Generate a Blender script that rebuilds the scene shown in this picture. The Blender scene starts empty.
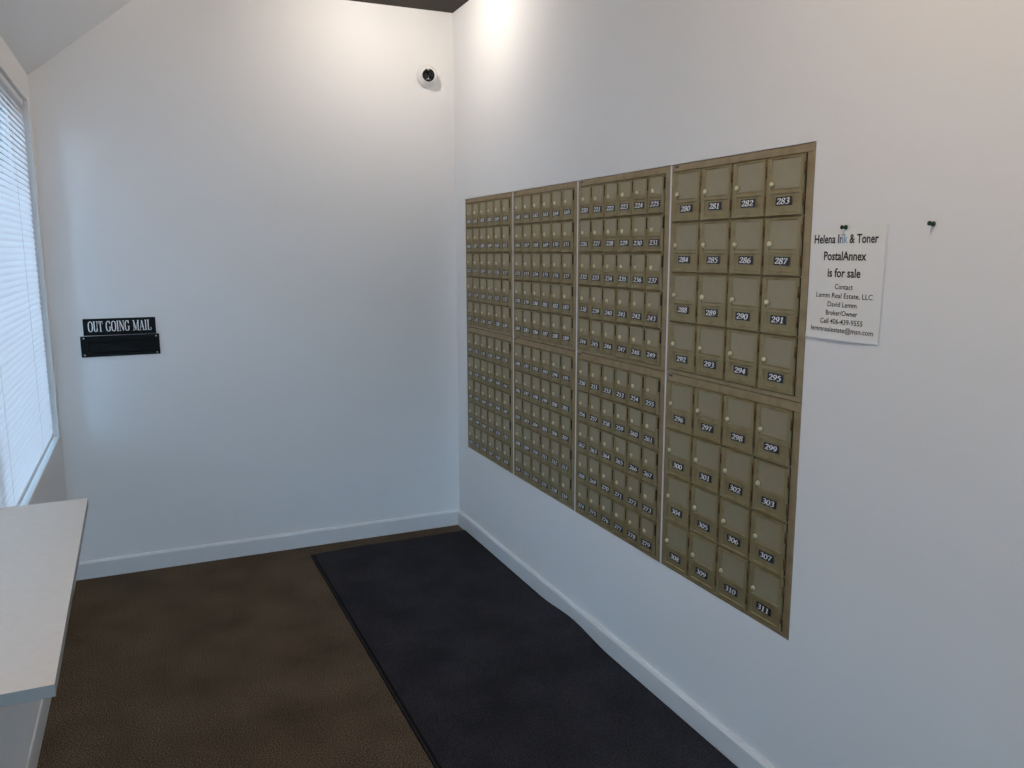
import bpy, bmesh, math, random
from mathutils import Matrix, Vector
random.seed(7)
scn = bpy.context.scene
COL = scn.collection
PI = math.pi

# ------------------------------------------------------------------ camera
YAW, PITCH, ROLL, FPX = 0.4183, -0.1622, -0.0028, 812.2
CAM = Vector((-1.3956, -3.8147, 1.3984))
fw = Vector((math.sin(YAW) * math.cos(PITCH), math.cos(YAW) * math.cos(PITCH), math.sin(PITCH)))
r0 = Vector((math.cos(YAW), -math.sin(YAW), 0))
u0 = r0.cross(fw)
rr = r0 * math.cos(ROLL) + u0 * math.sin(ROLL)
uu = -r0 * math.sin(ROLL) + u0 * math.cos(ROLL)
cd = bpy.data.cameras.new('camera')
cam = bpy.data.objects.new('camera', cd)
COL.objects.link(cam)
cd.sensor_width = 36.0
cd.lens = FPX / 1024 * 36
cd.clip_start = 0.02
cam.matrix_world = Matrix((
    (rr.x, uu.x, -fw.x, CAM.x), (rr.y, uu.y, -fw.y, CAM.y), (rr.z, uu.z, -fw.z, CAM.z), (0, 0, 0, 1)))
scn.camera = cam

# ------------------------------------------------------------------ world, sky light, exposure
SKY_STRENGTH = 13.2
LAMP_STRENGTH = (118.0, 305.0)
EXPOSURE = 0.0
w = bpy.data.worlds.new('sky')
scn.world = w
w.use_nodes = True
bg = w.node_tree.nodes['Background']
bg.inputs[0].default_value = (0.37, 0.655, 1.0, 1)
bg.inputs[1].default_value = SKY_STRENGTH
scn.view_settings.view_transform = 'Standard'
scn.view_settings.look = 'None'
scn.view_settings.gamma = 1
scn.view_settings.use_curve_mapping = False
scn.view_settings.exposure = EXPOSURE
scn.cycles.use_denoising = True
scn.cycles.max_bounces = 12
scn.cycles.diffuse_bounces = 6
scn.cycles.transmission_bounces = 8
scn.cycles.transparent_max_bounces = 16
scn.cycles.caustics_reflective = False
scn.cycles.sample_clamp_indirect = 6

# ------------------------------------------------------------------ helpers
def mat(name, color, rough=0.6, metal=0.0, spec=0.5, noise=None, bump=None, emit=None):
    """noise = (scale, other colour, contrast lo, hi); bump = (scale, strength, distance)"""
    m = bpy.data.materials.new(name)
    m.use_nodes = True
    nt = m.node_tree
    b = nt.nodes['Principled BSDF']
    b.inputs['Base Color'].default_value = (*color, 1)
    b.inputs['Roughness'].default_value = rough
    b.inputs['Metallic'].default_value = metal
    b.inputs['Specular IOR Level'].default_value = spec
    if noise or bump:
        tc = nt.nodes.new('ShaderNodeTexCoord')
    if noise:
        n = nt.nodes.new('ShaderNodeTexNoise')
        n.inputs['Scale'].default_value = noise[0]
        n.inputs['Detail'].default_value = 5
        nt.links.new(tc.outputs['Object'], n.inputs['Vector'])
        r = nt.nodes.new('ShaderNodeValToRGB')
        r.color_ramp.elements[0].position = noise[2]
        r.color_ramp.elements[1].position = noise[3]
        r.color_ramp.elements[0].color = (*color, 1)
        r.color_ramp.elements[1].color = (*noise[1], 1)
        nt.links.new(n.outputs['Fac'], r.inputs[0])
        nt.links.new(r.outputs[0], b.inputs['Base Color'])
    if bump:
        n2 = nt.nodes.new('ShaderNodeTexNoise')
        n2.inputs['Scale'].default_value = bump[0]
        n2.inputs['Detail'].default_value = 4
        nt.links.new(tc.outputs['Object'], n2.inputs['Vector'])
        bp = nt.nodes.new('ShaderNodeBump')
        bp.inputs['Strength'].default_value = bump[1]
        bp.inputs['Distance'].default_value = bump[2]
        nt.links.new(n2.outputs['Fac'], bp.inputs['Height'])
        nt.links.new(bp.outputs[0], b.inputs['Normal'])
    if emit:
        b.inputs['Emission Color'].default_value = (*emit[0], 1)
        b.inputs['Emission Strength'].default_value = emit[1]
    return m

def quad(bm, pts, mi=0):
    f = bm.faces.new([bm.verts.new(p) for p in pts])
    f.material_index = mi
    return f

def box(bm, x0, x1, y0, y1, z0, z1, mi=0):
    v = [bm.verts.new((x, y, z)) for x in (x0, x1) for y in (y0, y1) for z in (z0, z1)]
    for a in ((0, 1, 3, 2), (4, 6, 7, 5), (0, 4, 5, 1), (2, 3, 7, 6), (0, 2, 6, 4), (1, 5, 7, 3)):
        f = bm.faces.new([v[i] for i in a]); f.material_index = mi

def bevbox(bm, x0, x1, y0, y1, z0, z1, b=0.002, mi=0, seg=1):
    t = bmesh.new()
    box(t, min(x0, x1), max(x0, x1), min(y0, y1), max(y0, y1), min(z0, z1), max(z0, z1))
    bmesh.ops.recalc_face_normals(t, faces=t.faces)
    bmesh.ops.bevel(t, geom=list(t.edges), offset=b, segments=seg, affect='EDGES')
    merge(bm, t, mi)

def merge(bm, t, mi=None, M=None):
    vm = {}
    for v in t.verts:
        vm[v] = bm.verts.new(M @ v.co if M else v.co)
    for f in t.faces:
        try:
            g = bm.faces.new([vm[v] for v in f.verts])
        except ValueError:
            continue
        g.material_index = f.material_index if mi is None else mi
        g.smooth = f.smooth
    t.free()

def lathe(bm, prof, n=16, axis='z', c=(0, 0, 0), mi=0, smooth=True):
    """prof = [(radius, height)...] swept about the axis through c; closed where radius is 0"""
    rings = []
    for r, h in prof:
        ring = []
        if r < 1e-7:
            ring = [(0.0, 0.0, h)]
        else:
            ring = [(r * math.cos(2 * PI * k / n), r * math.sin(2 * PI * k / n), h) for k in range(n)]
        if axis == 'x':
            ring = [(p[2], p[0], p[1]) for p in ring]
        elif axis == 'y':
            ring = [(p[1], p[2], p[0]) for p in ring]
        rings.append([bm.verts.new((p[0] + c[0], p[1] + c[1], p[2] + c[2])) for p in ring])
    for a, b in zip(rings, rings[1:]):
        for k in range(n):
            k2 = (k + 1) % n
            if len(a) == 1 and len(b) == 1: continue
            if len(a) == 1: vs = [a[0], b[k], b[k2]]
            elif len(b) == 1: vs = [a[k], b[0], a[k2]]
            else: vs = [a[k], b[k], b[k2], a[k2]]
            f = bm.faces.new(vs); f.material_index = mi; f.smooth = smooth

def mesh(name, bm, mats, recalc=True):
    if recalc: bmesh.ops.recalc_face_normals(bm, faces=bm.faces)
    me = bpy.data.meshes.new(name)
    bm.to_mesh(me); bm.free()
    for m in (mats if isinstance(mats, (list, tuple)) else [mats]):
        me.materials.append(m)
    return me

def link(name, me, parent=None, loc=(0, 0, 0), rot=None):
    o = bpy.data.objects.new(name, me)
    COL.objects.link(o)
    o.location = loc
    if rot is not None: o.rotation_euler = rot
    if parent: o.parent = parent
    return o

def obj(name, bm, mats, parent=None, loc=(0, 0, 0), rot=None, recalc=True):
    return link(name, mesh(name, bm, mats, recalc), parent, loc, rot)

def struct(name, bm, mats, loc=(0, 0, 0), rot=None, parent=None):
    o = obj(name, bm, mats, parent, loc, rot)
    if parent is None: o['kind'] = 'structure'
    return o

def tag(o, label, cat, group=None):
    o['label'] = label; o['category'] = cat
    if group: o['group'] = group
    return o

def empty(name, loc, rot=(0, 0, 0)):
    o = bpy.data.objects.new(name, None)
    COL.objects.link(o); o.location = loc; o.rotation_euler = rot
    o.empty_display_size = 0.05
    return o

# wall-local frames: u right, v up, n towards the room
ROT_RIGHT = Matrix(((0, 0, -1), (-1, 0, 0), (0, 1, 0))).to_euler()
ROT_BACK = (PI / 2, 0, 0)

# ------------------------------------------------------------------ materials
M = {}
M['wall'] = mat('white_wall_paint', (0.855, 0.85, 0.845), 0.9, spec=0.12, bump=(260, 0.12, 0.002))
M['base'] = mat('white_semi_gloss_trim', (0.80, 0.80, 0.80), 0.38, bump=(40, 0.03, 0.002))
M['slope'] = mat('white_ceiling_paint', (0.78, 0.775, 0.77), 0.7, bump=(260, 0.12, 0.002))
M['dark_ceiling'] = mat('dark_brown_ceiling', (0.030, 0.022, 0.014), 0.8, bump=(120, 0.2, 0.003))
M['brass'] = mat('aged_brass_frame', (0.36, 0.27, 0.15), 0.48, 0.4, noise=(30, (0.28, 0.205, 0.11), 0.45, 0.7))
M['door'] = mat('aged_brass_door', (0.32, 0.255, 0.128), 0.46, 0.38, noise=(26, (0.255, 0.19, 0.09), 0.45, 0.72))
M['panel'] = mat('dull_olive_panel', (0.355, 0.30, 0.19), 0.42, 0.2, noise=(14, (0.32, 0.265, 0.16), 0.4, 0.7))
M['channel'] = mat('dark_brown_channel', (0.018, 0.011, 0.005), 0.6, 0.0)
M['hinge'] = mat('brown_bronze_hinge', (0.13, 0.07, 0.025), 0.4, 0.5)
M['lock'] = mat('pale_brass_lock', (0.76, 0.67, 0.44), 0.28, 0.8)
M['plate'] = mat('navy_black_number_plate', (0.012, 0.018, 0.032), 0.35)
M['digit'] = mat('white_numerals', (0.90, 0.90, 0.90), 0.5)
M['black'] = mat('black_painted_metal', (0.006, 0.007, 0.007), 0.45, 0.0, spec=0.12, bump=(300, 0.05, 0.001))
M['gloss_black'] = mat('glossy_black_glass', (0.006, 0.006, 0.007), 0.12)
M['screw'] = mat('steel_screw', (0.6, 0.6, 0.58), 0.3, 0.9)
M['letter'] = mat('silver_white_lettering', (0.85, 0.87, 0.87), 0.45)
M['plastic'] = mat('white_plastic', (0.82, 0.82, 0.81), 0.3)
M['grey_plastic'] = mat('grey_plastic', (0.35, 0.36, 0.37), 0.4)
M['paper'] = mat('white_paper', (0.85, 0.845, 0.815), 0.7, noise=(9, (0.83, 0.825, 0.795), 0.4, 0.7))
M['sleeve'] = mat('white_backing_sheet', (0.84, 0.84, 0.84), 0.5)
M['ink'] = mat('black_print', (0.018, 0.02, 0.026), 0.6)
M['pin'] = mat('dark_green_plastic', (0.008, 0.045, 0.028), 0.25)
M['laminate'] = mat('white_laminate', (0.72, 0.64, 0.56), 0.4, noise=(60, (0.69, 0.615, 0.54), 0.45, 0.7))
M['laminate_edge'] = mat('grey_laminate_edge', (0.31, 0.32, 0.31), 0.5)
M['rubber'] = mat('black_rubber', (0.009, 0.009, 0.009), 0.9, spec=0.08)
M['frame'] = mat('white_vinyl_frame', (0.8, 0.8, 0.8), 0.35)
M['paving'] = mat('outdoor_concrete', (0.13, 0.125, 0.12), 0.9, noise=(3, (0.10, 0.097, 0.094), 0.4, 0.7))
M['glow'] = mat('white_lamp_glass', (0.9, 0.88, 0.84), 0.4, emit=((1.0, 0.90, 0.80), LAMP_STRENGTH[0]))
M['glow_warm'] = mat('warm_lamp_glass', (0.9, 0.88, 0.84), 0.4, emit=((1.0, 0.80, 0.60), LAMP_STRENGTH[1]))

def carpet(name, c0, c1, c2, scale, p0=0.36, p1=0.5, p2=0.66, blotch=0.25):
    m = bpy.data.materials.new(name); m.use_nodes = True
    nt = m.node_tree; b = nt.nodes['Principled BSDF']
    b.inputs['Roughness'].default_value = 0.95
    b.inputs['Specular IOR Level'].default_value = 0.1
    tc = nt.nodes.new('ShaderNodeTexCoord')
    n = nt.nodes.new('ShaderNodeTexNoise'); n.inputs['Scale'].default_value = scale
    n.inputs['Detail'].default_value = 3; n.inputs['Roughness'].default_value = 0.7
    nt.links.new(tc.outputs['Object'], n.inputs['Vector'])
    r = nt.nodes.new('ShaderNodeValToRGB')
    r.color_ramp.elements[0].position = p0; r.color_ramp.elements[0].color = (*c0, 1)
    r.color_ramp.elements[1].position = p2; r.color_ramp.elements[1].color = (*c2, 1)
    e = r.color_ramp.elements.new(p1); e.color = (*c1, 1)
    nt.links.new(n.outputs['Fac'], r.inputs[0])
    n3 = nt.nodes.new('ShaderNodeTexNoise'); n3.inputs['Scale'].default_value = 5; n3.inputs['Detail'].default_value = 6
    nt.links.new(tc.outputs['Object'], n3.inputs['Vector'])
    mr = nt.nodes.new('ShaderNodeMapRange')
    mr.inputs['From Min'].default_value = 0.3; mr.inputs['From Max'].default_value = 0.7
    mr.inputs['To Min'].default_value = 1 - blotch; mr.inputs['To Max'].default_value = 1 + blotch
    nt.links.new(n3.outputs['Fac'], mr.inputs['Value'])
    mx = nt.nodes.new('ShaderNodeVectorMath'); mx.operation = 'SCALE'
    nt.links.new(r.outputs[0], mx.inputs[0]); nt.links.new(mr.outputs[0], mx.inputs['Scale'])
    nt.links.new(mx.outputs[0], b.inputs['Base Color'])
    bp = nt.nodes.new('ShaderNodeBump'); bp.inputs['Strength'].default_value = 0.25; bp.inputs['Distance'].default_value = 0.002
    nt.links.new(n.outputs['Fac'], bp.inputs['Height']); nt.links.new(bp.outputs[0], b.inputs['Normal'])
    return m
M['carpet'] = carpet('brown_loop_carpet', (0.014, 0.010, 0.006), (0.088, 0.062, 0.040), (0.30, 0.215, 0.145), 260)
M['mat'] = carpet('charcoal_navy_mat', (0.014, 0.014, 0.016), (0.028, 0.027, 0.032), (0.052, 0.050, 0.058), 230)

def slat_material():
    m = bpy.data.materials.new('white_translucent_slat'); m.use_nodes = True
    nt = m.node_tree; nt.nodes.remove(nt.nodes['Principled BSDF'])
    out = nt.nodes['Material Output']
    d = nt.nodes.new('ShaderNodeBsdfDiffuse'); d.inputs[0].default_value = (0.84, 0.82, 0.79, 1)
    t = nt.nodes.new('ShaderNodeBsdfTranslucent'); t.inputs[0].default_value = (0.97, 0.77, 0.74, 1)
    g = nt.nodes.new('ShaderNodeBsdfGlossy'); g.inputs['Roughness'].default_value = 0.35
    a = nt.nodes.new('ShaderNodeMixShader'); a.inputs[0].default_value = 0.34
    nt.links.new(d.outputs[0], a.inputs[1]); nt.links.new(t.outputs[0], a.inputs[2])
    c = nt.nodes.new('ShaderNodeMixShader'); c.inputs[0].default_value = 0.04
    nt.links.new(a.outputs[0], c.inputs[1]); nt.links.new(g.outputs[0], c.inputs[2])
    nt.links.new(c.outputs[0], out.inputs[0])
    return m
M['slat'] = slat_material()

def glass_material():
    m = bpy.data.materials.new('clear_window_glass'); m.use_nodes = True
    nt = m.node_tree; nt.nodes.remove(nt.nodes['Principled BSDF'])
    out = nt.nodes['Material Output']
    t = nt.nodes.new('ShaderNodeBsdfTransparent'); t.inputs[0].default_value = (0.93, 0.96, 0.95, 1)
    g = nt.nodes.new('ShaderNodeBsdfGlossy'); g.inputs['Roughness'].default_value = 0.02
    fr = nt.nodes.new('ShaderNodeFresnel'); fr.inputs[0].default_value = 1.45
    a = nt.nodes.new('ShaderNodeMixShader')
    nt.links.new(fr.outputs[0], a.inputs[0]); nt.links.new(t.outputs[0], a.inputs[1]); nt.links.new(g.outputs[0], a.inputs[2])
    nt.links.new(a.outputs[0], out.inputs[0])
    return m
M['glass'] = glass_material()

# ------------------------------------------------------------------ measurements
YF = -6.2                     # wall behind the camera
ZC = 2.504                    # flat ceiling
XL = -1.772                   # left wall
LROT = (0, 0, 0)
YB = [-0.137, -0.689, -1.248, -1.807, -2.3656]   # mailbox bank: edges of the four columns
UIN = 0.005                   # the units sit this deep in the wall, faces flush
ZB, ZM, ZT = 0.4397, 1.0415, 1.6408
HB, TB = 0.0777, 0.014        # baseboard

# ------------------------------------------------------------------ setting
bm = bmesh.new(); box(bm, -2.1, 0.16, YF - 0.15, 0.15, -0.12, 0.0)
struct('floor', bm, M['carpet'])

bm = bmesh.new(); box(bm, -2.1, 0.16, 0.0, 0.12, 0.0, 2.62)
struct('wall_back', bm, M['wall'])

ya, yb = YB[0], YB[4]
bm = bmesh.new()
box(bm, 0, 0.14, YF, 0, 0, ZB)
box(bm, 0, 0.14, YF, 0, ZT, 2.62)
box(bm, 0, 0.14, ya, 0, ZB, ZT)
box(bm, 0, 0.14, YF, yb, ZB, ZT)
struct('wall_right', bm, M['wall'])

WY0, WY1, WZ0, WZ1 = -2.62, -0.075, 0.630, 1.976      # window opening (local y on the left wall)
bm = bmesh.new()
box(bm, -0.16, 0, YF, 0.0, 0, WZ0)
box(bm, -0.16, 0, YF, 0.0, WZ1, 2.30)
box(bm, -0.16, 0, WY1, 0.0, WZ0, WZ1)
box(bm, -0.16, 0, YF, WY0, WZ0, WZ1)
struct('wall_left', bm, M['wall'], (XL, 0, 0), LROT)

# wall behind the camera with a glazed street door
DX0, DX1, DZ = -1.45, -0.35, 2.12
bm = bmesh.new()
box(bm, -2.1, DX0, YF - 0.14, YF, 0, 2.62)
box(bm, DX1, 0.14, YF - 0.14, YF, 0, 2.62)
box(bm, DX0, DX1, YF - 0.14, YF, DZ, 2.62)
struct('wall_front', bm, M['wall'])
bm = bmesh.new()
for a, b_, c, d in ((DX0, DX0 + 0.09, 0, DZ), (DX1 - 0.09, DX1, 0, DZ), (DX0 + 0.09, DX1 - 0.09, 0, 0.16), (DX0 + 0.09, DX1 - 0.09, DZ - 0.10, DZ)):
    bevbox(bm, a, b_, YF - 0.09, YF - 0.04, c, d, 0.003)
dr = struct('door_1', bm, M['black'])
bm = bmesh.new(); box(bm, DX0 + 0.09, DX1 - 0.09, YF - 0.069, YF - 0.063, 0.16, DZ - 0.10)
obj('door_pane', bm, M['glass'], dr)
bm = bmesh.new(); bevbox(bm, DX0 + 0.03, DX0 + 0.055, YF - 0.04, YF - 0.005, 0.85, 1.15, 0.005)
obj('door_handle', bm, M['screw'], dr)

# ceilings: dark flat field, pale slope over the window wall
SX1, SZ0 = -1.253, 2.083
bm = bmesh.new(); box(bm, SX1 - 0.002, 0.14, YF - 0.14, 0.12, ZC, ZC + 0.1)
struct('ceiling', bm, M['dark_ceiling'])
bm = bmesh.new()
k = (ZC - SZ0) / (SX1 - XL)
for y0_, y1_ in ((YF - 0.14, 0.0),):
    xa = XL - 0.16
    p = [(xa, SZ0 - 0.16 * k), (SX1, ZC), (SX1, ZC + 0.13), (xa, SZ0 - 0.16 * k + 0.13)]
    A = [bm.verts.new((q[0], y0_, q[1])) for q in p]; B = [bm.verts.new((q[0], y1_, q[1])) for q in p]
    bm.faces.new(A); bm.faces.new(B[::-1])
    for i in range(4): bm.faces.new([A[i], B[i], B[(i + 1) % 4], A[(i + 1) % 4]])
struct('ceiling', bm, M['slope'])

# baseboards with an eased top edge
def baseboard(L, tb=TB):
    b = bmesh.new()
    prof = [(0, 0), (tb, 0), (tb, HB - 0.008), (tb - 0.4 * tb, HB), (0, HB)]
    A = [b.verts.new((0, q[0], q[1])) for q in prof]; B = [b.verts.new((L, q[0], q[1])) for q in prof]
    b.faces.new(A); b.faces.new(B[::-1])
    for i in range(5): b.faces.new([A[i], B[i], B[(i + 1) % 5], A[(i + 1) % 5]])
    return b
struct('baseboard_back', baseboard(1.78), M['base'], (0, 0, 0), (0, 0, PI))
struct('baseboard_right', baseboard(-YF - 0.0), M['base'], (0, YF, 0), (0, 0, PI / 2))
struct('baseboard_left', baseboard(-YF, 0.006), M['base'], (XL, 0, 0), (0, 0, -PI / 2))

# ground outside the window and the street door
bm = bmesh.new(); quad(bm, [(-60, -60, -0.13), (60, -60, -0.13), (60, 60, -0.13), (-60, 60, -0.13)])
struct('ground', bm, M['paving'])

# window: frame, mullions, panes, sill (local coordinates on the left wall)
bm = bmesh.new()
fx0, fx1 = -0.12, -0.07
for a, b_, c, d in ((WY0, WY1, WZ0, WZ0 + 0.025), (WY0, WY1, WZ1 - 0.045, WZ1)):
    bevbox(bm, fx0, fx1, a, b_, c, d, 0.004)
for yy in (WY0, (WY0 + WY1) / 2 - 0.022, WY1 - 0.045):
    bevbox(bm, fx0, fx1, yy, yy + 0.045, WZ0 + 0.025, WZ1 - 0.045, 0.004)
win = struct('window_1', bm, M['frame'], (XL, 0, 0), LROT)
for a, b_ in ((WY0 + 0.045, (WY0 + WY1) / 2 - 0.022), ((WY0 + WY1) / 2 + 0.023, WY1 - 0.045)):
    bm = bmesh.new(); box(bm, -0.097, -0.091, a, b_, WZ0 + 0.025, WZ1 - 0.045)
    obj('window_pane', bm, M['glass'], win)
bm = bmesh.new(); bevbox(bm, -0.07, 0.003, WY0 - 0.03, WY1 - 0.002, 0.622, 0.653, 0.002)
# keep the sill nose clear of the wall: the wall part of the opening is filled up to WZ0
obj('window_sill', bm, M['frame'], win)

# ------------------------------------------------------------------ venetian blind
BX = -0.022
blind = empty('venetian_blind', (XL, 0, WZ0), LROT)
tag(blind, 'white horizontal-slat blind closed over the window on the left wall', 'blind')
SL0, SL1 = WY0 + 0.03, WY1 - 0.036
bm = bmesh.new(); bevbox(bm, BX - 0.011, BX + 0.011, SL0, SL1, 1.950 - WZ0, 1.974 - WZ0, 0.002)
obj('head_rail', bm, M['frame'], blind)
bm = bmesh.new(); bevbox(bm, BX - 0.011, BX + 0.011, SL0, SL1, 0.663 - WZ0, 0.679 - WZ0, 0.004, seg=2)
obj('bottom_rail', bm, M['frame'], blind)
bm = bmesh.new()
tilt = math.radians(65)
prev = None
for i in range(6):
    s = (i / 5 - 0.5) * 0.029
    crown = 0.0040 * (1 - (2 * i / 5 - 1) ** 2)
    # outer edge up, room edge down, crowned towards the room
    x = -s * math.cos(tilt) + crown * math.sin(tilt)
    z = s * math.sin(tilt) + crown * math.cos(tilt)
    row = (bm.verts.new((x, SL0, z)), bm.verts.new((x, SL1, z)))
    if prev:
        f = bm.faces.new((prev[0], prev[1], row[1], row[0])); f.smooth = True
    prev = row
slat_me = mesh('slat', bm, M['slat'], recalc=False)
zz = 0.692; nsl = 0
while zz < 1.938:
    o = link('slat', slat_me, blind, (BX, 0, zz - WZ0)); nsl += 1
    zz += 0.0210
for yc in (-0.48, -1.20, -1.92, -2.45):
    bm = bmesh.new()
    for dx in (-0.0085, 0.0085):
        box(bm, BX + dx - 0.0004, BX + dx + 0.0004, yc - 0.0010, yc + 0.0010, 0.676 - WZ0, 1.95 - WZ0)
    obj('ladder_cord', bm, M['slat'], blind)
bm = bmesh.new(); lathe(bm, [(0, 0), (0.0025, 0), (0.0025, 0.55), (0, 0.55)], 8, c=(BX + 0.0165, -1.385, 1.40 - WZ0))
obj('tilt_wand', bm, M['plastic'], blind)

# ------------------------------------------------------------------ wall-mounted counter
CZ = 0.775
counter = empty('wall_counter', (XL, 0, 0), (0, 0, 0))
tag(counter, 'white laminate counter shelf fixed to the left wall under the window', 'counter')
cx = -XL
yA, yB = -1.533, -2.536     # far and near ends
bm = bmesh.new()
T = 0.019
pts = [(XL, yB), (-1.5605, yB), (-1.5745, yA), (XL, yA)]
for i, mi in ((0, 0),):
    top = [bm.verts.new((x + cx, y, CZ)) for x, y in pts]
    mid = [bm.verts.new((x + cx, y, CZ - T)) for x, y in pts]
    bm.faces.new(top); bm.faces.new(mid[::-1])
    for j in range(4):
        f = bm.faces.new([top[j], mid[j], mid[(j + 1) % 4], top[(j + 1) % 4]]); f.material_index = 1
obj('counter_top', bm, [M['laminate'], M['laminate_edge']], counter)
for yb_ in (-1.75, -2.3):
    bm = bmesh.new()
    xw = 0.0
    bevbox(bm, xw, xw + 0.012, yb_ - 0.012, yb_ + 0.012, CZ - T - 0.14, CZ - T, 0.001)
    bevbox(bm, xw + 0.012, xw + 0.14, yb_ - 0.012, yb_ + 0.012, CZ - T - 0.012, CZ - T, 0.001)
    obj('bracket', bm, M['frame'], counter)

# ------------------------------------------------------------------ floor mat
def matz(y, x):
    t = max(0.0, 1 - abs(y + 1.27) / 0.27)
    t = t * t * (3 - 2 * t)
    e = max(0.0, min(1.0, (x + 0.10) / 0.09))
    return 0.008 + 0.021 * t * e * e
ys = [-0.105 - 0.06 * i for i in range(84)]
bm = bmesh.new()
def back(x):   # uneven back edge
    return -0.150 + 0.028 * (x + 0.789) / 0.77 + (0.018 * math.exp(-((x + 0.55) / 0.13) ** 2))
cols = 12
grid = []
YE = -5.1
for i in range(91):
    t = i / 90
    row = []
    for j in range(cols + 1):
        s = j / cols
        s = s ** 0.6
        y_nom = YE * t
        xl = -0.767 if y_nom < -1.8 else -0.789 + 0.022 * (-y_nom / 1.8)
        x = xl + s * (-0.0165 - xl)
        yb_ = back(x)
        y = yb_ + (YE - yb_) * t
        row.append((x, y, matz(y, x)))
    grid.append(row)
V = [[bm.verts.new(p) for p in r_] for r_ in grid]
for i in range(90):
    for j in range(cols):
        f = bm.faces.new((V[i][j], V[i + 1][j], V[i + 1][j + 1], V[i][j + 1])); f.smooth = True
rim = [grid[0][j] for j in range(cols + 1)] + [grid[i][cols] for i in range(1, 91)] + [grid[90][j] for j in range(cols - 1, -1, -1)] + [grid[i][0] for i in range(89, 0, -1)]
for p, q_ in zip(rim, rim[1:] + rim[:1]):
    quad(bm, [p, q_, (q_[0], q_[1], max(0.0004, q_[2] - 0.0076)), (p[0], p[1], max(0.0004, p[2] - 0.0076))])
mt = obj('floor_mat', bm, M['mat'])
tag(mt, 'dark charcoal runner mat lying on the brown carpet along the right wall', 'mat')
bm = bmesh.new()
prof = [(-0.002, 0.0006), (0.006, 0.0088), (0.013, 0.0088), (0.014, 0.008)]
R = []
for i in range(0, 91):
    x, y, z = grid[i][0]
    R.append([bm.verts.new((x + a, y, b_)) for a, b_ in prof])
for a, b_ in zip(R, R[1:]):
    for j in range(3): bm.faces.new((a[j], b_[j], b_[j + 1], a[j + 1]))
obj('rubber_border', bm, M['rubber'], mt)

# ------------------------------------------------------------------ drawn glyphs (broad-nib strokes)
def smooth_path(pts, n=5):
    out = []
    P = [Vector((p[0], p[1], 0)) for p in pts]
    for i in range(len(P) - 1):
        p0 = P[max(i - 1, 0)]; p1 = P[i]; p2 = P[i + 1]; p3 = P[min(i + 2, len(P) - 1)]
        if p0 == p1 and i > 0: p0 = P[i - 1]
        for k in range(n):
            t = k / n
            out.append(0.5 * ((2 * p1) + (p2 - p0) * t + (2 * p0 - 5 * p1 + 4 * p2 - p3) * t * t + (-p0 + 3 * p1 - 3 * p2 + p3) * t ** 3))
    out.append(P[-1])
    return out
def ribbon(bm, pts, thick, thin, nib, tf, mi, curve=True):
    path = smooth_path(pts) if curve else [Vector((p[0], p[1], 0)) for p in pts]
    nv = Vector((math.cos(nib), math.sin(nib), 0))
    prev = None
    for i, p in enumerate(path):
        a = path[max(i - 1, 0)]; b = path[min(i + 1, len(path) - 1)]
        d = (b - a).normalized()
        wd = thin + (thick - thin) * abs(d.x * nv.y - d.y * nv.x) ** 1.3
        nrm = Vector((-d.y, d.x, 0)) * wd / 2
        row = (bm.verts.new(tf(p + nrm)), bm.verts.new(tf(p - nrm)))
        if prev:
            f = bm.faces.new((prev[1], row[1], row[0], prev[0])); f.material_index = mi
        prev = row
# digits on a 0.56 wide, 1.0 high body
DIG = {
    '0': [[(0.28, 0.97), (0.10, 0.80), (0.05, 0.5), (0.10, 0.2), (0.28, 0.03), (0.46, 0.2), (0.51, 0.5), (0.46, 0.80), (0.28, 0.97)]],
    '1': [[(0.10, 0.80), (0.32, 0.97)], [(0.30, 0.97), (0.30, 0.03)], [(0.10, 0.03), (0.50, 0.03)]],
    '2': [[(0.07, 0.74), (0.14, 0.92), (0.30, 0.97), (0.46, 0.84), (0.44, 0.60), (0.24, 0.30), (0.05, 0.06)], [(0.05, 0.07), (0.30, 0.07), (0.52, 0.08)], [(0.50, 0.05), (0.53, 0.22)]],
    '3': [[(0.08, 0.84), (0.22, 0.97), (0.42, 0.90), (0.42, 0.68), (0.22, 0.55)], [(0.22, 0.55), (0.45, 0.45), (0.48, 0.22), (0.30, 0.04), (0.05, 0.10)]],
    '4': [[(0.36, 0.97), (0.05, 0.32)], [(0.04, 0.30), (0.54, 0.30)], [(0.38, 0.97), (0.38, 0.03)]],
    '5': [[(0.16, 0.94), (0.12, 0.58)], [(0.15, 0.93), (0.50, 0.95)], [(0.12, 0.57), (0.32, 0.62), (0.48, 0.44), (0.44, 0.16), (0.26, 0.03), (0.05, 0.10)]],
    '6': [[(0.48, 0.95), (0.24, 0.82), (0.08, 0.54), (0.08, 0.22), (0.26, 0.03), (0.45, 0.14), (0.48, 0.40), (0.34, 0.57), (0.16, 0.52), (0.08, 0.36)]],
    '7': [[(0.06, 0.80), (0.08, 0.95)], [(0.06, 0.93), (0.52, 0.93)], [(0.50, 0.93), (0.32, 0.52), (0.20, 0.03)]],
    '8': [[(0.28, 0.53), (0.10, 0.66), (0.10, 0.88), (0.28, 0.97), (0.45, 0.88), (0.44, 0.68), (0.28, 0.53), (0.08, 0.36), (0.08, 0.13), (0.28, 0.03), (0.48, 0.14), (0.47, 0.38), (0.28, 0.53)]],
    '9': [[(0.08, 0.05), (0.32, 0.18), (0.48, 0.46), (0.48, 0.78), (0.30, 0.97), (0.11, 0.86), (0.08, 0.60), (0.22, 0.43), (0.40, 0.48), (0.48, 0.64)]],
}
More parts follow.
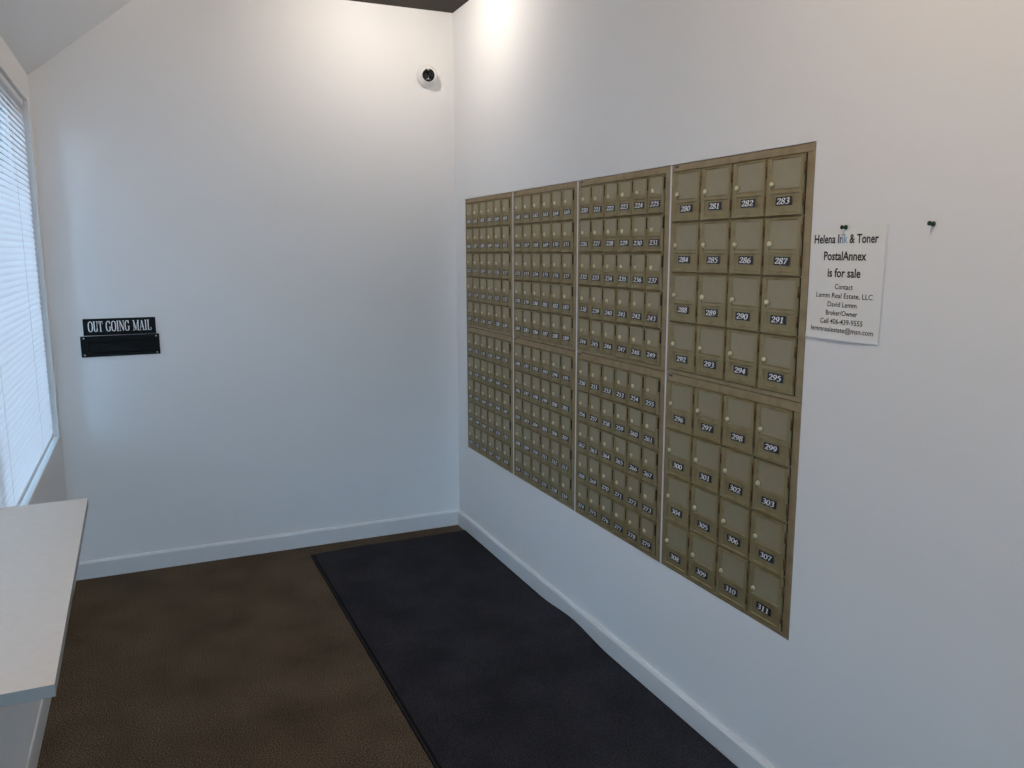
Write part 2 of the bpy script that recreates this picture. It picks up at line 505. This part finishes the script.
def number_mesh(txt, pw, ph):
    b = bmesh.new()
    bevbox(b, -pw / 2, pw / 2, -ph / 2, ph / 2, 0, 0.0012, 0.0003, 0)
    h = ph * 0.70; adv = pw * 0.275; x0 = -adv * 1.5 - h * 0.06
    for i, ch in enumerate(txt):
        def tf(p, i=i):
            return (x0 + i * adv + (p.x + 0.16 * (p.y - 0.2)) * adv * 1.55, -h / 2 + p.y * h, 0.0015)
        for s in DIG[ch]:
            ribbon(b, s, 0.195, 0.095, math.radians(18), tf, 1, curve=len(s) > 2)
    return mesh('number_plate', b, [M['plate'], M['digit']], recalc=False)

# ------------------------------------------------------------------ brass mailbox units
DOOR_T = 0.006
def door_mesh(dw, dh, recs):
    """rim with sloped sides and recessed fields, recs = (x0, x1, y0, y1)"""
    b = bmesh.new()
    e = 0.0021
    o = [(0, 0), (dw, 0), (dw, dh), (0, dh)]
    et = 0.0030
    i_ = [(e, e), (dw - e, e), (dw - e, dh - et), (e, dh - et)]
    O = [b.verts.new((x, y, 0)) for x, y in o]; I = [b.verts.new((x, y, DOOR_T)) for x, y in i_]
    for k in range(4): b.faces.new((O[k], O[(k + 1) % 4], I[(k + 1) % 4], I[k]))
    b.faces.new(O[::-1])
    xs = sorted({e, dw - e} | {v for r in recs for v in r[:2]})
    yy = sorted({e, dh - et} | {v for r in recs for v in r[2:]})
    for xa, xb in zip(xs, xs[1:]):
        for ya_, yb_ in zip(yy, yy[1:]):
            cxm, cym = (xa + xb) / 2, (ya_ + yb_) / 2
            if any(r[0] < cxm < r[1] and r[2] < cym < r[3] for r in recs): continue
            quad(b, [(xa, ya_, DOOR_T), (xb, ya_, DOOR_T), (xb, yb_, DOOR_T), (xa, yb_, DOOR_T)])
    for x0, x1, y0_, y1_ in recs:
        s, zd = 0.0018, DOOR_T - 0.003
        a = [(x0, y0_), (x1, y0_), (x1, y1_), (x0, y1_)]
        c = [(x0 + s, y0_ + s), (x1 - s, y0_ + s), (x1 - s, y1_ - s), (x0 + s, y1_ - s)]
        for k in range(4):
            n = (k + 1) % 4
            quad(b, [(*a[k], DOOR_T), (*a[n], DOOR_T), (*c[n], zd), (*c[k], zd)])
        quad(b, [(*p, zd) for p in c])
    return mesh('door', b, M['door'])

def panel_mesh(pw, ph):
    b = bmesh.new(); bevbox(b, 0, pw, 0, ph, 0, 0.0012, 0.0004)
    return mesh('window_panel', b, M['panel'])

b = bmesh.new()
lathe(b, [(0.0074, 0), (0.0072, 0.0018), (0.0062, 0.0032), (0.0044, 0.0042), (0.0022, 0.0047), (0, 0.0048)], 16)
box(b, -0.0005, 0.0005, -0.0026, 0.0026, 0.0035, 0.0046, 1)
lock_me = mesh('lock', b, [M['lock'], M['channel']])
def hinge_mesh(dh, big):
    b = bmesh.new()
    lathe(b, [(0, 0), (0.0032, 0), (0.0032, dh * (0.19 if big else 0.30)), (0, dh * (0.19 if big else 0.30))], 8, axis='y', c=(0.0035, 0, 0.003))
    return mesh('hinge', b, M['hinge'] if big else M['channel'])  # small-door hinges take the dark channel colour to paint in the hinge shadow

GAP = 0.0075         # white strip between columns
LM, RM = 0.012, 0.0245   # left stile, right stile, top rail
def frame_mesh(FW, H, rows, upper):
    b = bmesh.new()
    TM, BM_ = (0.0187, 0.0115) if upper else (0.0222, 0.0092)
    p = 0.005
    bevbox(b, 0, FW, H - TM, H, -0.001, p, 0.0012)
    bevbox(b, 0, FW, 0, BM_, -0.001, p, 0.0012)
    bevbox(b, 0, LM, BM_, H - TM, -0.001, p, 0.0012)
    bevbox(b, FW - RM, FW, BM_, H - TM, -0.001, p, 0.0012)
    # raised outer lip of the right stile
    bevbox(b, FW - 0.007, FW, 0.001, H - 0.001, p - 0.001, p + 0.0022, 0.0008)
    bh = (H - TM - BM_) / rows
    for r in range(1, rows):
        bevbox(b, LM, FW - RM, BM_ + r * bh - 0.0022, BM_ + r * bh + 0.0022, -0.0090, -0.001, 0.0006)
    return mesh('face_frame', b, M['brass']), BM_, bh
b0 = bmesh.new()

def make_unit(col, upper, rows, ncol, first):
    H = (ZT - ZM - 0.002) if upper else (ZM - ZB - 0.002)
    y = YB[col] - (0.0005 if col == 0 else GAP / 2)
    FW = YB[col] - YB[col + 1] - (GAP if 0 < col < 3 else GAP / 2) - 0.0005
    z = ZM + 0.0 if upper else ZB
    last = first + rows * ncol - 1
    u = empty('mailbox_unit', (UIN, y, z), ROT_RIGHT)
    size = 'sixteen large' if ncol == 4 else 'thirty small'
    row_ = 'upper' if upper else 'lower'
    place_ = ['farthest column, nearest the room corner', 'second column from the room corner', 'third column from the room corner', 'nearest column, beside the paper notice'][col]
    tag(u, '%s brass unit of %s mailboxes in the %s' % (row_, size, place_), 'mailboxes', 'brass mailbox units in the right wall')
    fm, BM_, bh = frame_mesh(FW, H, rows, upper)
    link('face_frame', fm, u)
    bx = bmesh.new()
    box(bx, 0.002, FW - 0.002, 0.002, H - 0.002, -0.10, -0.009)
    obj('housing', bx, M['channel'], u)
    tg = bmesh.new(); bevbox(tg, 0.014, 0.032, H - 0.0085, H - 0.0035, 0.0048, 0.0058, 0.0003)
    obj('maker_tag', tg, M['plate'], u)
    cw = (FW - LM - RM) / ncol
    gx, gy = 0.0058, 0.0016
    dw, dh = cw - gx, bh - gy
    key = (col, upper)
    if ncol == 4:
        recs = [(0.0155, dw - 0.0105, dh - 0.079, dh - 0.006), (0.0155, dw - 0.0105, 0.0085, dh - 0.087)]
        pc, ps, lp = (dw * 0.515, dh - 0.1045), (0.0535, 0.0205), (0.0215, dh - 0.064)
    else:
        recs = [(0.0075, dw - 0.0085, dh - 0.0575, dh - 0.004), (0.0075, dw - 0.0085, 0.008, dh - 0.064)]
        pc, ps, lp = (dw * 0.49, dh - 0.0835), (0.0555, 0.0200), (0.0235, dh - 0.0455)
    if key not in CACHE:
        CACHE[key] = (door_mesh(dw, dh, recs), [panel_mesh(r[1] - r[0] - 0.005, r[3] - r[2] - 0.005) for r in recs], hinge_mesh(dh, ncol == 4))
    dm, pms, hm = CACHE[key]
    n = first
    for r in range(rows):
        for c in range(ncol):
            d = link('door', dm, u, (LM + c * cw + 0.0006, BM_ + (rows - 1 - r) * bh + gy / 2, 0.0025 + random.uniform(-0.0006, 0.0008)))
            q = recs[0]
            link('window_panel', pms[0], d, (q[0] + 0.0025, q[2] + 0.0025, DOOR_T - 0.0032))
            link('lock', lock_me, d, (lp[0], lp[1], DOOR_T - (0.0 if ncol == 4 else 0.0026)), (0, 0, random.uniform(-0.06, 0.06)))
            pj = (random.uniform(-1, 1) * 0.0012, random.uniform(-1, 1) * 0.0008)
            link('number_plate', number_mesh(str(n), *ps), d, (pc[0] + pj[0], pc[1] + pj[1], DOOR_T - 0.0006), (0, 0, random.uniform(-0.02, 0.02)))
            for yy in ((0.16, 0.66) if ncol == 4 else (0.62,)):
                link('hinge', hm, d, (dw - 0.001, dh * yy, 0))
            n += 1
    return u
CACHE = {}
b0.free()
first = {0: (100, 130), 1: (160, 190), 2: (220, 250)}
for c in range(3):
    make_unit(c, True, 5, 6, first[c][0]); make_unit(c, False, 5, 6, first[c][1])
make_unit(3, True, 4, 4, 280); make_unit(3, False, 4, 4, 296)

# white filler strips between the columns of units
for i in range(1, 4):
    yc = YB[i]
    bm = bmesh.new(); bevbox(bm, -0.0012, 0.02, yc - 0.0030, yc + 0.0030, ZB, ZT, 0.0008)
    struct('trim_%d' % i, bm, M['base'])

# ------------------------------------------------------------------ outgoing mail slot and its sign
sl = empty('mail_slot', (-1.5185, 0, 0.964), ROT_BACK)
tag(sl, 'black metal mail slot with four screws, below its sign on the back wall', 'mail slot')
sw, sh = 0.303, 0.088
bm = bmesh.new()
bevbox(bm, -sw / 2, sw / 2, 0, 0.016, 0, 0.006, 0.0015); bevbox(bm, -sw / 2, sw / 2, sh - 0.022, sh, 0, 0.006, 0.0015)
bevbox(bm, -sw / 2, -sw / 2 + 0.028, 0.014, sh - 0.02, 0, 0.006, 0.0015); bevbox(bm, sw / 2 - 0.028, sw / 2, 0.014, sh - 0.02, 0, 0.006, 0.0015)
box(bm, -sw / 2 + 0.01, sw / 2 - 0.01, 0.008, sh - 0.01, 0, 0.0012)
obj('slot_plate', bm, M['black'], sl, rot=(0, 0, 0.004))
bm = bmesh.new()
bevbox(bm, -sw / 2 + 0.030, sw / 2 - 0.030, 0.0185, sh - 0.0245, 0.0015, 0.0075, 0.002)
bevbox(bm, -sw / 2 + 0.033, sw / 2 - 0.033, 0.0175, 0.0225, 0.0065, 0.0100, 0.0012)
lathe(bm, [(0, -sw / 2 + 0.030), (0.003, -sw / 2 + 0.030), (0.003, sw / 2 - 0.030), (0, sw / 2 - 0.030)], 8, axis='x', c=(0, sh - 0.0255, 0.006))
obj('flap', bm, M['black'], sl, rot=(0, 0, 0.004))
sb = bmesh.new(); lathe(sb, [(0.0034, 0), (0.0034, 0.0006), (0.0024, 0.0016), (0, 0.0018)], 10); scr = mesh('screw', sb, M['screw'])
for sx in (-1, 1):
    for sy in (0.0085, sh - 0.0085):
        link('screw', scr, sl, (sx * (sw / 2 - 0.0125), sy, 0.006))

sg = empty('outgoing_mail_sign', (-1.5170, 0, 1.0535), ROT_BACK)
tag(sg, 'black sign with pale serif letters above the mail slot on the back wall', 'sign')
bm = bmesh.new(); bevbox(bm, -0.139, 0.139, 0, 0.0705, 0, 0.003, 0.0006)
obj('sign_plate', bm, M['black'], sg)
def serif(x, y, w_): return [(x - w_ / 2, y), (x + w_ / 2, y)]
LET = {  # (advance, straight thick stems, thin straights, curved strokes)
    'O': (0.62, [], [], [[(0.31, 0.98), (0.13, 0.86), (0.08, 0.5), (0.13, 0.14), (0.31, 0.02), (0.49, 0.14), (0.54, 0.5), (0.49, 0.86), (0.31, 0.98)]]),
    'U': (0.60, [[(0.14, 0.97), (0.14, 0.25)]], [serif(0.14, 0.97, 0.24), serif(0.47, 0.97, 0.20), [(0.47, 0.97), (0.47, 0.25)]], [[(0.14, 0.30), (0.17, 0.10), (0.31, 0.03), (0.44, 0.10), (0.47, 0.30)]]),
    'T': (0.54, [[(0.27, 0.97), (0.27, 0.03)]], [[(0.03, 0.96), (0.51, 0.96)], [(0.03, 0.97), (0.03, 0.74)], [(0.51, 0.97), (0.51, 0.74)], serif(0.27, 0.03, 0.24)], []),
    'G': (0.64, [[(0.50, 0.42), (0.50, 0.06)]], [serif(0.50, 0.43, 0.22), [(0.51, 0.97), (0.51, 0.70)]], [[(0.50, 0.78), (0.42, 0.93), (0.31, 0.98), (0.14, 0.86), (0.08, 0.5), (0.14, 0.14), (0.32, 0.02), (0.50, 0.12)]]),
    'I': (0.32, [[(0.16, 0.97), (0.16, 0.03)]], [serif(0.16, 0.97, 0.24), serif(0.16, 0.03, 0.24)], []),
    'N': (0.66, [[(0.12, 0.97), (0.54, 0.03)]], [[(0.12, 0.97), (0.12, 0.03)], [(0.54, 0.97), (0.54, 0.03)], serif(0.09, 0.97, 0.16), serif(0.12, 0.03, 0.20), serif(0.54, 0.97, 0.20)], []),
    'M': (0.80, [[(0.13, 0.97), (0.38, 0.06)], [(0.66, 0.97), (0.66, 0.03)]], [[(0.13, 0.97), (0.13, 0.03)], [(0.38, 0.06), (0.64, 0.97)], serif(0.10, 0.97, 0.16), serif(0.12, 0.03, 0.20), serif(0.67, 0.97, 0.20), serif(0.66, 0.03, 0.24)], []),
    'A': (0.62, [[(0.30, 0.98), (0.52, 0.03)]], [[(0.30, 0.98), (0.10, 0.03)], [(0.17, 0.34), (0.44, 0.34)], serif(0.10, 0.03, 0.20), serif(0.51, 0.03, 0.24)], []),
    'L': (0.52, [[(0.15, 0.97), (0.15, 0.03)]], [serif(0.15, 0.97, 0.24), [(0.04, 0.04), (0.48, 0.04)], [(0.48, 0.03), (0.48, 0.28)]], []),
    ' ': (0.34, [], [], []),
}
def serif_text(b, txt, width, h, zoff):
    total = sum(LET[c][0] for c in txt)
    sx = width / total; x = -width / 2
    for c in txt:
        adv, thick, thin, cur = LET[c]
        tf = lambda p, x=x: (x + p.x * sx, p.y * h, zoff)
        for s in thick: ribbon(b, s, 0.135, 0.135, 0, tf, 0, False)
        for s in thin: ribbon(b, s, 0.055, 0.055, 0, tf, 0, False)
        for s in cur: ribbon(b, s, 0.135, 0.05, 0, tf, 0, True)
        x += adv * sx
bm = bmesh.new(); serif_text(bm, 'OUT GOING MAIL', 0.243, 0.044, 0.0033)
obj('lettering', bm, M['letter'], sg, (0.0, 0.0155, 0), recalc=False)

# ------------------------------------------------------------------ dome camera on the back wall
P = Vector((-0.134, 0, 2.208))
sc_ = empty('security_camera', P)
tag(sc_, 'white dome security camera with a black lens high on the back wall', 'camera')
bm = bmesh.new()
lathe(bm, [(0.046, 0), (0.0505, -0.003), (0.0505, -0.016), (0.047, -0.024), (0.040, -0.028)], 32, axis='y')
obj('mount_base', bm, M['plastic'], sc_)
dirv = (CAM + Vector((-0.48, 0, -0.06)) - P).normalized()
q = dirv.to_track_quat('Z', 'Y').to_matrix().to_4x4()
ballc = Matrix.Translation((0, -0.036, 0)) @ q
t = bmesh.new()
prof = []
R_ = 0.0405
for i in range(0, 11):
    a = PI - i / 10 * (PI - math.asin(0.030 / R_))
    prof.append((R_ * math.sin(a) if 0 < i else 0.0, R_ * math.cos(a)))
prof += [(0.0285, prof[-1][1] - 0.001), (0.028, prof[-1][1] - 0.004)]
lathe(t, prof, 32)
bm = bmesh.new(); merge(bm, t, None, ballc)
obj('camera_ball', bm, M['plastic'], sc_)
t = bmesh.new(); hz = R_ * math.cos(math.asin(0.030 / R_))
lathe(t, [(0.0285, hz - 0.004), (0.0285, hz - 0.001), (0.026, hz + 0.001), (0.011, hz + 0.0015), (0.010, hz - 0.001), (0, hz - 0.002)], 32)
bm = bmesh.new(); merge(bm, t, None, ballc)
lf = obj('lens_face', bm, M['gloss_black'], sc_)
for sx in (-0.008, 0.006):
    t = bmesh.new(); lathe(t, [(0.0028, hz + 0.0005), (0.0024, hz + 0.0022), (0, hz + 0.0026)], 10, c=(sx, 0, 0))
    for v in t.verts: v.co.y -= 0.019
    bm = bmesh.new(); merge(bm, t, None, ballc)
    obj('infrared_lamp', bm, M['grey_plastic'], lf)

# ------------------------------------------------------------------ paper notice
def font_mesh(txt, bold=0.0):
    cu = bpy.data.curves.new('lettering', 'FONT'); cu.body = txt; cu.offset = bold; cu.resolution_u = 3
    o = bpy.data.objects.new('lettering', cu); COL.objects.link(o)
    bpy.context.view_layer.update()
    dg = bpy.context.evaluated_depsgraph_get()
    me = bpy.data.meshes.new_from_object(o.evaluated_get(dg))
    bpy.data.objects.remove(o); bpy.data.curves.remove(cu)
    return me
PW, PH = 0.2055, 0.2505
pap = empty('paper_notice', (0, -2.3700, 1.2010), ROT_RIGHT)
tag(pap, 'white paper for-sale notice pinned to the right wall beside the mailboxes', 'notice')
def bulge(u, v):
    a = u / PW; b_ = v / PH
    return 0.0022 + 0.0035 * math.sin(PI * a) * (1 - b_) + 0.006 * max(0, 0.18 - b_) * (1 - a) * 3
def sheet(w_, h_, off, skew=0.0, n=10, th=0.0003):
    b = bmesh.new()
    G = [[b.verts.new((w_ * i / n + skew * j / n, h_ * j / n, bulge(w_ * i / n, h_ * j / n) + off)) for i in range(n + 1)] for j in range(n + 1)]
    for j in range(n):
        for i in range(n):
            f = b.faces.new((G[j][i], G[j][i + 1], G[j + 1][i + 1], G[j + 1][i])); f.smooth = True
    rim = [G[0][i] for i in range(n + 1)] + [G[j][n] for j in range(1, n + 1)] + [G[n][i] for i in range(n - 1, -1, -1)] + [G[j][0] for j in range(n - 1, 0, -1)]
    for p, q_ in zip(rim, rim[1:] + rim[:1]):
        quad(b, [p.co, (p.co.x, p.co.y, p.co.z - th), (q_.co.x, q_.co.y, q_.co.z - th), q_.co])
    return b
obj('front_sheet', sheet(PW, PH, 0, 0.002), M['paper'], pap)
obj('backing_sheet', sheet(PW, PH * 0.99, -0.0010, 0.004), M['sleeve'], pap, (0.0, 0.0035, 0), (0, 0, -0.006))
LINES = [('Helena Ink & Toner', 0.1790, 0.2128, 0.0255, 1, 0.0995), ('PostalAnnex', 0.1195, 0.1758, 0.0255, 1, 0.1010), ('is for sale', 0.0925, 0.1390, 0.0255, 1, 0.1020),
         ('Contact', 0.0505, 0.1125, 0.0150, 0, 0.1050), ('Lemm Real Estate, LLC', 0.1585, 0.0930, 0.0150, 0, 0.1050), ('David Lemm', 0.0820, 0.0735, 0.0150, 0, 0.1030),
         ('Broker/Owner', 0.0900, 0.0545, 0.0150, 0, 0.1030), ('Cell 406-439-9555', 0.1200, 0.0355, 0.0150, 0, 0.1030), ('lemmrealestate@msn.com', 0.1760, 0.0175, 0.0150, 0, 0.1040)]
cap = font_mesh('H'); capH = max(v.co.y for v in cap.vertices)
inkm = bpy.data.materials.new('blue_fading_print'); inkm.use_nodes = True
nt = inkm.node_tree; pb = nt.nodes['Principled BSDF']; pb.inputs['Roughness'].default_value = 0.6
tc = nt.nodes.new('ShaderNodeTexCoord'); sp = nt.nodes.new('ShaderNodeSeparateXYZ'); rp = nt.nodes.new('ShaderNodeValToRGB')
nt.links.new(tc.outputs['Generated'], sp.inputs[0]); nt.links.new(sp.outputs['X'], rp.inputs[0]); nt.links.new(rp.outputs[0], pb.inputs['Base Color'])
rp.color_ramp.elements[0].color = (0.03, 0.045, 0.08, 1); rp.color_ramp.elements[0].position = 0.1
rp.color_ramp.elements[1].color = (0.42, 0.58, 0.72, 1); rp.color_ramp.elements[1].position = 1.0
e_ = rp.color_ramp.elements.new(0.5); e_.color = (0.20, 0.33, 0.50, 1)
for txt, wd, base_, caph, bold, uc in LINES:
    me = font_mesh(txt, 0.021 if bold else 0.008)
    xs = [v.co.x for v in me.vertices]; x0, x1 = min(xs), max(xs)
    segs = [(txt, None)]
    sx = wd / (x1 - x0); sy = caph * (0.72 if True else 1) / capH
    bm = bmesh.new(); bm.from_mesh(me)
    ink_faces = []
    xi0 = xi1 = None
    if txt.startswith('Helena'):
        a = font_mesh('Helena ', 0.021); wI = font_mesh('Helena I', 0.021); wK = font_mesh('Helena Ink', 0.021)
        k_end = max(v.co.x for v in wK.vertices); i_end = max(v.co.x for v in wI.vertices)
        a_end = max(v.co.x for v in font_mesh('Helena', 0.021).vertices)
        xi0, xi1 = a_end + 0.05, k_end + 0.02
    two = bmesh.new()
    for f in list(bm.faces):
        cxm = sum(v.co.x for v in f.verts) / len(f.verts)
        if xi0 is not None and xi0 < cxm < xi1: ink_faces.append(f)
    def place(b):
        for v in b.verts:
            u_ = (v.co.x - x0) * sx - wd / 2 + uc; v_ = base_ + v.co.y * sy
            v.co = Vector((u_, v_, bulge(u_, v_) + 0.0006))
    if ink_faces:
        vm = {}
        for f in ink_faces:
            for v in f.verts:
                if v not in vm: vm[v] = two.verts.new(v.co)
            two.faces.new([vm[v] for v in f.verts])
        bmesh.ops.delete(bm, geom=ink_faces, context='FACES')
        place(two)
        obj('blue_lettering', two, inkm, pap, recalc=False)
    else:
        two.free()
    place(bm)
    obj('lettering', bm, M['ink'], pap, recalc=False)
bm = bmesh.new(); bevbox(bm, 0.080, 0.092, -0.003, 0.004, 0.0055, 0.0060, 0.0002)
obj('tape_tab', bm, M['sleeve'], pap)

# ------------------------------------------------------------------ push pins
def push_pin(y, z, base_n, label, tilt_):
    p = empty('push_pin', (0, y, z), ROT_RIGHT)
    tag(p, label, 'push pin', 'green push pins in the right wall')
    bm = bmesh.new()
    lathe(bm, [(0, 0), (0.0050, 0), (0.0052, 0.0015), (0.0046, 0.003), (0.0026, 0.0042), (0.0024, 0.0085), (0.0036, 0.0098), (0.0046, 0.0108), (0.0044, 0.0128), (0, 0.0134)], 14)
    obj('pin_head', bm, M['pin'], p, (0, 0, base_n), tilt_)
    bm = bmesh.new()
    lathe(bm, [(0, -0.006), (0.0006, -0.004), (0.0006, base_n + 0.001), (0, base_n + 0.001)], 6)
    obj('pin_point', bm, M['screw'], p)
push_pin(-2.4700, 1.4475, 0.0035, 'dark green push pin holding the top edge of the paper notice', (0, 0, 0))
push_pin(-2.6850, 1.4480, 0.001, 'lone dark green push pin in the bare wall right of the paper notice', (-0.10, 0.05, 0))

# ------------------------------------------------------------------ ceiling lamps (above the frame)
for i, (x, y) in enumerate(((-0.44, -0.55), (-0.95, -3.0))):
    lp = empty('ceiling_lamp', (x, y, ZC))
    tag(lp, ['round frosted ceiling lamp nearest the back corner', 'round frosted ceiling lamp on the dark ceiling near the counter'][i], 'lamp', 'ceiling lamps')
    bm = bmesh.new(); lathe(bm, [(0, 0), (0.045, 0), (0.045, -0.010), (0.020, -0.014), (0, -0.014)], 32)
    obj('lamp_base', bm, M['plastic'], lp)
    bm = bmesh.new()
    lathe(bm, [(0.018, -0.012)] + [(0.046 * math.sin(a * PI / 16), -0.057 + 0.046 * math.cos(a * PI / 16)) for a in range(2, 16)] + [(0, -0.103)], 32)
    obj('lamp_globe', bm, M['glow'] if i == 0 else M['glow_warm'], lp)
